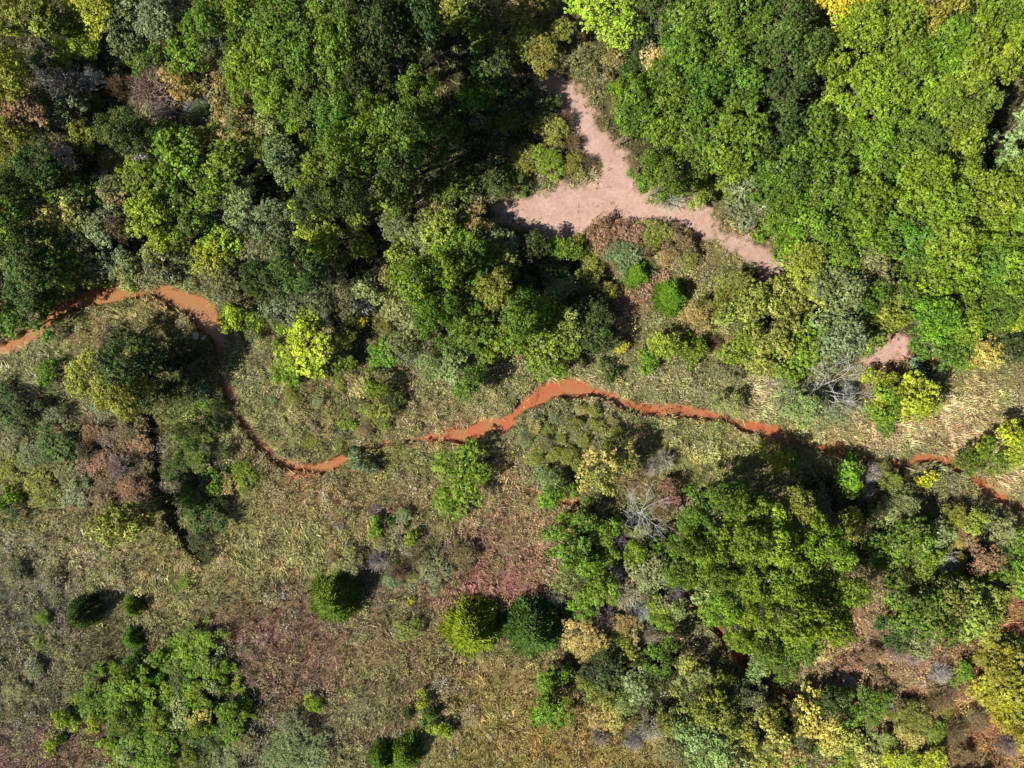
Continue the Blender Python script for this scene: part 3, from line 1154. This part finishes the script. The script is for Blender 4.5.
LAND = [(600,195,"the pink clearing"),(552,90,"the clearing's narrow top end"),(500,210,"the clearing's left tip"),(700,220,"the clearing's right end"),(770,268,"the small pink soil patch"),
 (192,304,"the widest orange stream reach"),(45,322,"the stream's far left reach"),(312,468,"the stream's lowest left bend"),(485,428,"the small stream pool"),(558,390,"the central orange pool"),
 (660,410,"the straight orange reach"),(760,429,"the stream's broad right pool"),(990,490,"the stream's right end"),(598,14,"the big lime-yellow tree"),(838,4,"the golden yellow tree"),(330,600,"the leftmost big cedar"),
 (470,632,"the yellow-green round cedar"),(532,632,"the deep green round cedar"),(660,285,"the two vivid green cedars"),(310,346,"the large lime meadow tree"),(906,396,"the lone bright yellow tree"),
 (814,388,"the leaning bare tree"),(640,515,"the white-branched bare tree"),(460,478,"the lone vivid green round tree"),(150,372,"the dark tree on the left mound"),(450,70,"the black gap in the wood"),
 (888,350,"the bare soil patch by the right wood"),(76,615,"the cedar near the left edge"),(1010,700,"the ochre thicket"),(97,10,"the lime tree at the top edge"),(150,92,"the purple-grey leafless shrub"),(745,662,"the orange spot in the gully"),
 (0,0,"the top left corner"),(1024,0,"the top right corner"),(0,768,"the bottom left corner"),(1024,768,"the bottom right corner"),(0,384,"the middle of the left edge"),(1024,384,"the middle of the right edge"),
 (512,768,"the middle of the bottom edge"),(160,480,"the dark ditch"),(290,640,"the reddish weed patch"),(880,665,"the rusty pink patch"),(1000,180,"the dark gap near the right edge"),
 (926,480,"the tiny golden bush"),(838,112,"the small lime tree in the right wood"),(1014,150,"the pale sage trees by the right edge"),(62,84,"the big pale grey twiggy shrub"),
 (570,168,"the bush row inside the clearing"),(948,308,"the grey twigs in the right wood"),(216,250,"the lime trees above the widest reach"),(362,464,"the blue-green streamside bush"),(628,690,"the sage shrubs near the bottom"),(400,746,"the cedar pair at the bottom edge"),(190,655,"the vivid green thicket"),(600,465,"the pale yellow open trees"),(125,640,"the two tiny meadow cedars"),(238,322,"the yellow-lime tree on the bend"),(133,286,"the lime bush over the stream"),(950,425,"the straw bank")]
items = []
for ln in PLANTS.strip().splitlines():
    a, _, lab = ln.partition('|'); f = a.split()
    items.append(dict(x=float(f[0]), y=float(f[1]), r=float(f[2]), k=f[3], c=f[4], lab=lab.strip() or None))
PATCH = [  # ellipse, count, radius range, kinds, colours, height factor, label
 ((165,705,85,58), 60, (6,12), 'SSM', 'bbbggkkls', .8, 'the vivid thicket at the lower left'),
 ((70,150,80,110), 30, (8,15), 'FGFM', 'taeomts', 1.7, 'the thin far upper left wood'),
 ((225,110,50,90), 16, (8,14), 'FGM', 'taoes', 1.7, 'the twiggy upper left wood'),
 ((360,330,110,40), 22, (7,13), 'FFGM', 'etoas', 1.0, 'the strip right of the lime tree'),
 ((632,245,62,22), 20, (6,12), 'FFSG', 'rmotte', .8, 'the reddish thicket under the clearing'),
 ((310,415,85,42), 22, (5,10), 'FFSG', 'oettmo', .42, 'the stream loop under the lime tree'),
 ((565,433,52,30), 24, (6,12), 'FF', 'oeto', .6, 'the mound under the central pool'),
 ((950,552,75,38), 22, (7,13), 'FFSGM', 'soretkm', .8, 'the thicket below the right stream end'),
 ((760,722,100,42), 24, (7,14), 'FMGS', 'owstek', .9, 'the brush along the dark gully'),
 ((925,690,85,55), 22, (5,10), 'FSG', 'rtmora', .4, 'the rusty pink ground, lower right'),
 ((620,610,60,55), 16, (7,13), 'FGM', 'otake', .8, 'the tangle right of the big cedars'),
 ((200,458,34,72), 16, (7,12), 'FSF', 'ndndge', .9, 'the shade-coloured strip right of the ditch'),  # greens darkened to stand in for the soft shadow beside the ditch
 ((45,460,48,50), 14, (7,13), 'FGS', 'eoets', .6, 'the far left patch under the mound'),
 ((395,545,70,35), 14, (5,10), 'FSG', 'oetmp', .6, 'the weedy patch above the round cedars')]
pr_ = random.Random(77)
for (ex, ey, rx, ry), num, (ra, rb), kk, cc, hf, lab in PATCH:
    got = []; tries = 0
    while len(got) < num and tries < 900:
        tries += 1
        a = pr_.uniform(0, 6.283); q = math.sqrt(pr_.random()); x = ex+rx*q*math.cos(a); y = ey+ry*q*math.sin(a); r = pr_.uniform(ra, rb)
        if any(math.hypot(x-u[0], y-u[1]) < .8*(r+u[2]) for u in got): continue
        if any(math.hypot(x-u['x'], y-u['y']) < (.55 if u['k'] in 'CS' or u['r'] > 24 else .25)*(r+u['r']) and hf < 1.5 for u in items if 'hf' not in u): continue
        if any(math.hypot(x-sx, y-sy) < r*1.0+sw*.5+5 for sx, sy, sw in STREAM+GULLY+DITCH+[(155,440,8),(160,462,8),(165,488,8),(174,512,8)]): continue
        got.append((x, y, r))
    for x, y, r in got: items.append(dict(x=x, y=y, r=r, k=pr_.choice(kk), c=pr_.choice(cc), lab=lab, hf=hf, grp='low shrubs of '+lab))
ORD = ['', 'second ', 'third ', 'fourth ', 'fifth ', 'sixth ', 'seventh ', 'eighth ', 'ninth ', 'tenth ', 'eleventh ', 'twelfth ']
for pt in PATCH:
    by = {}
    for t in items:
        if t.get('grp') == 'low shrubs of '+pt[-1]: by.setdefault((t['c'], t['k']), []).append(t)
    for (c_, k_), L_ in by.items():
        L_.sort(key=lambda t: t['x'])
        kn = {'M': 'bushy shrub', 'S': 'leafy bush', 'F': 'feathery shrub', 'G': 'twiggy shrub'}[k_]
        for i_, t in enumerate(L_):
            t['lab'] = f"{PAL[c_][1]} {kn} in {pt[-1]}" + ("" if len(L_) == 1 else (f", {ORD[i_]}from the left" if i_ else ", leftmost"))
def sizew(t):
    lim = {'L': (22, 27), 'M': (16, 21), 'S': (8, 10), 'F': (15, 20), 'P': (12, 15), 'C': (12, 20), 'G': (12, 18), 'B': (20, 33)}[t['k']]
    return 'smaller ' if t['r'] < lim[0] else ('larger ' if t['r'] >= lim[1] else '')
def sector(t, q):
    a = math.degrees(math.atan2(q[1]-t['y'], t['x']-q[0])) % 360
    return ['right of', 'to the upper right of', 'above', 'to the upper left of', 'left of', 'to the lower left of', 'below', 'to the lower right of'][int(((a+22.5) % 360)//45)]
for t in items:
    t['look'] = sizew(t)+PAL[t['c']][1]+' '+KIND[t['k']][2]; t['base'] = PAL[t['c']][1]+' '+KIND[t['k']][2]
for i_, t in enumerate(items):
    if t['x'] < 265 and t['y'] < 285 and t['k'] in 'LM' and not t['lab'] and t['c'] in 'nd': t['c'] = 'd' if t['c'] == 'n' else 'eog'[i_ % 3]
for t in items: t['look'] = sizew(t)+PAL[t['c']][1]+' '+KIND[t['k']][2]; t['base'] = PAL[t['c']][1]+' '+KIND[t['k']][2]
used = set(t['lab'] for t in items if t['lab'])
for t in items:
    if t['lab']: continue
    done = False
    cand = sorted((math.hypot(t['x']-q[0], t['y']-q[1]), q) for q in LAND)
    for rank, word in enumerate(('nearest', 'second nearest', 'third nearest', 'fourth nearest', 'fifth nearest', 'sixth nearest', 'seventh nearest')):
        for key, sz in (('base', ''), ('look', '')):
            for d, q in cand[:(12 if rank < 4 else 30)]:
                if d < 9 or d > 420: continue
                mg = 6 if rank < 4 else 2.5
                s = sector(t, q)
                same = sorted(math.hypot(u['x']-q[0], u['y']-q[1]) for u in items if 'hf' not in u and u[key] == t[key] and sector(u, q) == s)
                i = same.index(d)
                if i != rank: continue
                if (i and d-same[i-1] < mg) or (i+1 < len(same) and same[i+1]-d < mg): continue
                lab = f"{t[key]} {s} {q[2]}" + (f", {word} to it of its kind" if len(same) > 1 else "")
                if lab in used or len(lab.split()) > 16: continue
                t['lab'] = lab; used.add(lab); done = True; break
            if done: break
        if done: break
    if not done:
        t['lab'] = f"{t['look']} about {t['x']/10.24:.0f}% across and {t['y']/7.68:.0f}% down the photo" 
KALB = 0.64
kr = random.Random(3)
cnt = {}
CROWNXY = []
for t in items:
    k = t['k']; vs = VAR[k]; vi = cnt.get(k, kr.randrange(len(vs))); cnt[k] = vi+1
    R0, h0, parts = vs[vi % len(vs)]
    r = t['r']*.1
    hscale = {'L': (.72+.28*r/R0)*kr.uniform(.88, 1.15), 'M': r/R0, 'S': r/R0, 'F': r/R0, 'P': r/R0, 'C': r/R0, 'G': r/R0, 'B': r/R0}[k]*kr.uniform(.9, 1.12)
    if k == 'L' and 330 < t['x'] < 430 and t['y'] < 230: hscale *= 1.5
    if k == 'L' and 640 < t['x'] < 880 and 480 < t['y'] < 660: hscale *= kr.uniform(.8, 1.3)
    if t['c'] in 'ly' and k == 'L': hscale *= .72
    if k == 'L' and t['x'] < 265 and t['y'] < 285: hscale *= .82
    if k in 'FS' and t['x'] < 150 and 425 < t['y'] < 492: hscale *= .7
    if k == 'P': hscale *= 1.35
    if k in 'MF' and (t['x'] < 470 and t['y'] > 395 and not (120 < t['x'] < 135 and t['y'] > 510) or 500 < t['x'] < 600 and 85 < t['y'] < 200 or t['x'] < 160 and 410 < t['y'] < 500): hscale *= .5
    if k in 'MF' and 480 < t['x'] < 660 and t['y'] > 590: hscale *= .7
    if k in 'MF' and t['x'] < 360 and t['y'] > 620: hscale *= .75
    if 536 < t['x'] < 730 and 225 < t['y'] < 300 and k != 'C': hscale *= .6
    if 265 < t['x'] < 345 and 325 < t['y'] < 390: hscale *= .62
    if k in 'MF' and t['x'] > 830 and t['y'] > 640: hscale *= .65
    if 'hf' in t: hscale = r/R0*t['hf']*kr.uniform(.85, 1.15)
    if t['x'] < 265 and t['y'] > 620 and k == 'M' and 'hf' not in t: r *= .82
    h = h0*hscale; zc = h*(.75 if k == 'L' else .6)
    x, y = px2w(t['x'], t['y'], zc); z0 = float(zg(x, y)); s = (CAM_H-zc-z0)/CAM_H
    x, y = px2w(t['x'], t['y'], zc+z0)
    grove = k == 'L' and 640 < t['x'] < 880 and 480 < t['y'] < 660
    sr = r*s/R0*(.94 if grove else 1.10 if k in 'LM' else 1.0)
    root = bpy.data.objects.new(KIND[k][0], None); C.objects.link(root); root.empty_display_size = .3
    root.location = (x, y, z0-.05); root.rotation_euler = (kr.uniform(-.04, .04), kr.uniform(-.04, .04), kr.uniform(0, 6.283))
    root.scale = (sr*kr.uniform(.94, 1.08), sr*kr.uniform(.94, 1.08), hscale)
    root["label"] = t['lab']; root["category"] = KIND[k][1]; root["group"] = t.get("grp", GROUP[k])
    c = lin(PAL[t['c']][0])*KALB*1.10
    c = c*np.array([kr.uniform(.85, 1.15), kr.uniform(.92, 1.08), kr.uniform(.85, 1.15)])*kr.uniform(.85, 1.12)
    CROWNXY.append((x, y, r, k))
    for pn, me, tint in parts:
        o = bpy.data.objects.new(pn, me); C.objects.link(o); o.parent = root
        if tint: o.color = (*c, 1)
print("plants", len(items))

# ------------------------------------------------------------------ pale stones by the water
def stone(px, py, r, z, lab, seed):
    rr = np.random.default_rng(seed); import bmesh
    bm = bmesh.new(); bmesh.ops.create_icosphere(bm, subdivisions=3, radius=1)
    for v in bm.verts:
        c = v.co; n = .8+.45*float(fbm(c.x*1.3+seed, c.y*1.3+c.z*1.7, seed, 3)); v.co = Vector((c.x*n*r*1.25, c.y*n*r*.85, c.z*n*r*.6))
    me = bpy.data.meshes.new("boulder"); bm.to_mesh(me); bm.free(); me.materials.append(M_stone)
    x, y = px2w(px, py); o = bpy.data.objects.new("boulder", me); C.objects.link(o); o.location = (x, y, float(zg(x, y))+z); o.rotation_euler = (0, 0, rr.uniform(0, 6))
    o["label"] = lab; o["category"] = "rock"; o["group"] = "pale stones by the stream"
M_stone = bark_material("pale_stone", (0.30, 0.25, 0.20), (0.46, 0.40, 0.34), 3.0)
stone(119, 287, .42, .1, "pale pinkish stone at the water's edge, left of the bush over the stream", 1)
stone(197, 336, .32, .15, "pale stone on the inner bank at the narrow end of the widest reach", 2)
stone(204, 338, .22, .12, "small pale stone touching the dark shade beside the widest reach", 3)
stone(76, 302, .25, .3, "small pale stone in the red mud of the far left reach", 4)

# ------------------------------------------------------------------ stuff: dry grass, low brush, forest undergrowth
def sample_cols(x, y, A): return np.stack([bil(A[..., k], x, y) for k in range(3)], -1)
HX, HY = 57, 43.5
def chan_ok(x, y, m=.12):
    return (bil(D['stream'], x, y) > m-.1) & (bil(D['gully'], x, y) > 0) & (bil(D['ditch'], x, y) > -.35) & (bil(D['rill'], x, y) > -.05)
def grass(n, nb, seed, name, mat, hmul=1.0):
    r = np.random.default_rng(seed); x = r.uniform(-HX, HX, n); y = r.uniform(-HY, HY, n)
    f = bil(fm, x, y); c = bil(cm, x, y); dens = .45+.65*fbm(x*.7, y*.7, 91, 3)*1.3
    ok = chan_ok(x, y) & (r.uniform(0, 1, n) < dens*(1-.8*f)*(1-.93*c)); x = x[ok]; y = y[ok]; n = len(x)
    c = bil(cm, x, y); z = zg(x, y)
    patch = fbm(x*.25, y*.25, 95, 3)
    s = hmul*np.clip(np.exp(r.normal(-.3, .4, n)), .3, 1.35)*(.35+.95*patch)*(1-.6*c)
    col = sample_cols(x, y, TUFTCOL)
    v = r.normal(1, .34, n)*(.15+1.7*fbm(x*.9, y*.9, 99, 3))*(.72+.42*s); hue = r.normal(0, 1, n); col = col*np.clip(v, .35, 1.9)[:, None]
    gpat = np.clip((fbm(x*.45, y*.45, 44, 3)-.5)*3, -1, 1)
    hue = hue*.6+gpat*1.0
    col = col*np.stack([.97-.12*hue, .97+.05*hue, 1.12-.1*hue], -1)
    idx = np.repeat(np.arange(n), nb); m = n*nb
    t = r.uniform(0, 6.283, m); q = r.uniform(0, .22, m); ln = s[idx]*r.uniform(.35, .8, m)
    bend = r.uniform(.25, 1.1, m); dirx = np.cos(t); diry = np.sin(t)
    # prevailing lie of the grass
    fl = fbm(x*.12, y*.12, 77, 2)[idx]*8; dirx = dirx+.7*np.cos(fl); diry = diry+.7*np.sin(fl)
    B = np.stack([x[idx]+q*np.cos(t)*s[idx]*1.3, y[idx]+q*np.sin(t)*s[idx]*1.3, z[idx]-.04], -1)
    T = B+np.stack([dirx*bend*ln*.8, diry*bend*ln*.8, ln*(1.05-.45*bend)], -1)
    w = .028+.034*r.uniform(0, 1, m); sd = np.stack([-diry, dirx, 0*dirx], -1); sd = unit(sd)*w[:, None]
    V = np.stack([B-sd, B+sd, T], 1).reshape(-1, 3); F = np.arange(m*3).reshape(m, 3)
    cc = col[idx]*np.clip(r.normal(1, .2, m), .5, 1.6)[:, None]*KALB*1.46
    me = mesh_np(name, V, F, np.repeat(cc, 3, axis=0)); o = link(name, me, mat)
    return o
o = grass(112000, 10, 1, "meadow_grass", M_grass); o["kind"] = "stuff"; o["label"] = "tan and olive tussock grass and dry weeds covering the open meadow"; pass

def clumps(n, lp, seed, name, mode):
    r = np.random.default_rng(seed); x = r.uniform(-HX, HX, n); y = r.uniform(-HY, HY, n)
    f = bil(fm, x, y); c = bil(cm, x, y); p = fbm(x*.35, y*.35, 101, 3)
    pr = (1-f)*np.clip((p-.35)*3, .05, 1)*(1-c) if mode == 'meadow' else f*.95+.03
    pr = pr*(c < .3)
    ok = chan_ok(x, y, .3) & (r.uniform(0, 1, n) < pr); x = x[ok]; y = y[ok]; n = len(x); z = zg(x, y)
    s = (.14+.5*r.uniform(0, 1, n)**2.2)*(1 if mode == 'meadow' else 1.6)
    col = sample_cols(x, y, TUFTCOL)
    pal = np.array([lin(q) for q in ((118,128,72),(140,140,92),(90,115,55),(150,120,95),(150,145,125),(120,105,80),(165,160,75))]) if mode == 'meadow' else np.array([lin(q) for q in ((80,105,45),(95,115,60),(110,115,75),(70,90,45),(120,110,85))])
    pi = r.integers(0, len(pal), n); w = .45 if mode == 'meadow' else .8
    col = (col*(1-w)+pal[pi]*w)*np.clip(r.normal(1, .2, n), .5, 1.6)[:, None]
    idx = np.repeat(np.arange(n), lp); m = n*lp; d = fib(m, r, -.1)
    hi = s*(1.1 if mode == 'meadow' else 1.6)
    P = np.stack([x[idx], y[idx], z[idx]], -1)+d*np.stack([s[idx], s[idx], hi[idx]], -1)*r.uniform(.55, 1.1, m)[:, None]
    N = unit(d+r.normal(size=(m, 3))*.6+np.array([0, 0, .3]))
    V, F = leaf_quads(P, N, r.uniform(.05, .11, m)*(1 if mode == 'meadow' else 1.3), .5, r)
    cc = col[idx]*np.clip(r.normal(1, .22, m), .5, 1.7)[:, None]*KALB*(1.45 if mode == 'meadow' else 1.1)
    me = mesh_np(name, V, F, np.repeat(cc, 4, axis=0)); return link(name, me, M_brush)
o = clumps(30000, 16, 2, "low_brush", 'meadow'); o["kind"] = "stuff"; o["label"] = "knee-high mixed weeds and brush in the open meadow"; pass
o = clumps(9000, 22, 3, "forest_undergrowth", 'forest'); o["kind"] = "stuff"; o["label"] = "dim leafy undergrowth beneath the trees of the wood"; pass

SCRUB = [(300,410,95,50,1),(565,432,60,38,1),(640,245,75,28,1),(655,285,60,40,.8),(115,465,48,55,1),(120,330,80,25,.4),(330,520,80,40,.6),(70,560,80,60,.7),(40,700,70,70,.9),(430,560,80,40,.8),(300,650,70,50,.5),
 (690,400,80,22,.7),(680,460,80,28,.9),(400,450,80,14,.6),(900,650,80,60,.6),(960,540,70,40,1),(940,480,60,18,.8),(970,700,60,60,.8),(460,700,80,50,.45),(610,720,80,50,.7),(740,690,80,50,1),(200,430,45,70,1),(210,540,60,50,.6),(480,390,60,25,.6),(560,80,50,60,.8),(660,380,80,24,.7),(250,360,30,50,.7),(840,420,50,25,.5)]
def scrub(n, per, seed, name):
    """ragged waist-high mounds: narrow leaves and stalks thrown up and outwards"""
    r = np.random.default_rng(seed); x = r.uniform(-HX, HX, n); y = r.uniform(-HY, HY, n)
    qx = x*10+512; qy = 384-y*10; dn = np.full(n, .5)
    for (a, b, rx, ry, w) in SCRUB: dn = np.maximum(dn, w*np.clip(1.6-((qx-a)/rx)**2-((qy-b)/ry)**2, 0, 1))
    f = bil(fm, x, y); c = bil(cm, x, y); dn = dn*(1-.5*f)*(c < .15)*np.clip((fbm(x*.5, y*.5, 111, 3)-.3)*4, .1, 1.2)
    ok = chan_ok(x, y, .35) & (r.uniform(0, 1, n) < dn); x = x[ok]; y = y[ok]; n = len(x); z = zg(x, y)
    R = np.clip(np.exp(r.normal(-1.0, .42, n)), .16, .95); hh = R*r.uniform(.8, 1.7, n)
    base = sample_cols(x, y, TUFTCOL)
    pal = np.array([lin(q) for q in ((140,142,84),(126,134,74),(166,156,104),(150,122,104),(168,158,146),(128,114,102),(112,132,66),(126,136,106),(172,166,98),(150,112,104),(98,124,54),(150,146,138))])
    pc = pal[r.integers(0, len(pal), n)]; w = r.uniform(.15, .8, n)[:, None]; col = (base*(1-w)+pc*w)*np.clip(r.normal(1.05, .22, n), .55, 1.7)[:, None]
    k = np.clip((per*(R/.4)**1.5).astype(int), 14, per*4); idx = np.repeat(np.arange(n), k); m = len(idx)
    ecc = r.uniform(.6, 1.4, n)[idx]; t = r.uniform(0, 6.283, m); q = np.sqrt(r.uniform(0, 1, m)); rr = R[idx]*q*(1+.25*np.sin(3*t+idx))
    top = hh[idx]*(1-q*q)**.6*r.uniform(.35, 1.15, m)
    P = np.stack([x[idx]+rr*np.cos(t)*ecc, y[idx]+rr*np.sin(t)/ecc, z[idx]+top], -1)
    d = unit(np.stack([np.cos(t)*(.3+q), np.sin(t)*(.3+q), np.full(m, .35)], -1)+r.normal(size=(m, 3))*.55)
    sd = unit(np.cross(d, unit(np.array([0, 0, 1.])+r.normal(size=(m, 3))*.6)))
    ln = r.uniform(.07, .20, m)[:, None]; wd = r.uniform(.025, .06, m)[:, None]
    V = np.stack([P-sd*wd, P+sd*wd, P+d*ln], 1).reshape(-1, 3); F = np.arange(m*3).reshape(m, 3)
    cc = col[idx]*np.clip(r.normal(1, .28, m), .4, 1.8)[:, None]*KALB*1.4
    return link(name, mesh_np(name, V, F, np.repeat(cc, 3, axis=0)), M_brush)
o = scrub(26000, 56, 8, "weedy_scrub"); o["kind"] = "stuff"; o["label"] = "rough waist-high mix of tall dry weeds and small shrubs over the open ground"

def outer_wood():
    """the wood goes on past the edges of the photograph"""
    r = random.Random(9); src = [crown(3.1, 4.2, 9, .34, .45, 8, .22, 900+i, gap=.2)[:3] for i in range(4)]; Vs = []; Fs = []; Cs = []; n = 0; spots = []
    for i in range(900):
        x = r.uniform(-66, 66); y = r.uniform(-50, 52); R = r.uniform(2.2, 3.6)
        if not (x > 52+R and (y > -2 or y < -8) or y > 40+R or (x < -52-R and y > 8) or (y < -40-R and x > 14)): continue
        if any(math.hypot(x-a, y-b) < .75*(R+c) for a, b, c in spots): continue
        spots.append((x, y, R)); V, F, c = src[i % 4]; a = r.uniform(0, 6.283); k = R/3.1
        M = np.array([[math.cos(a)*k, -math.sin(a)*k, 0], [math.sin(a)*k, math.cos(a)*k, 0], [0, 0, 1.0]])
        Vs.append(V@M.T+np.array([x, y, float(zg(x, y))+r.uniform(2.2, 4.2)])); Fs.append(F+n); n += len(V)
        col = lin(PAL[r.choice('kgdoekg')][0])*KALB*r.uniform(.8, 1.15); Cs.append(c[:, :1]*col)
    return link("surrounding_wood", mesh_np("surrounding_wood", np.concatenate(Vs), np.concatenate(Fs), np.concatenate(Cs)), M_brush)
o = outer_wood(); o["kind"] = "stuff"; o["label"] = "leafy wood carrying on past the edges of the open ground"
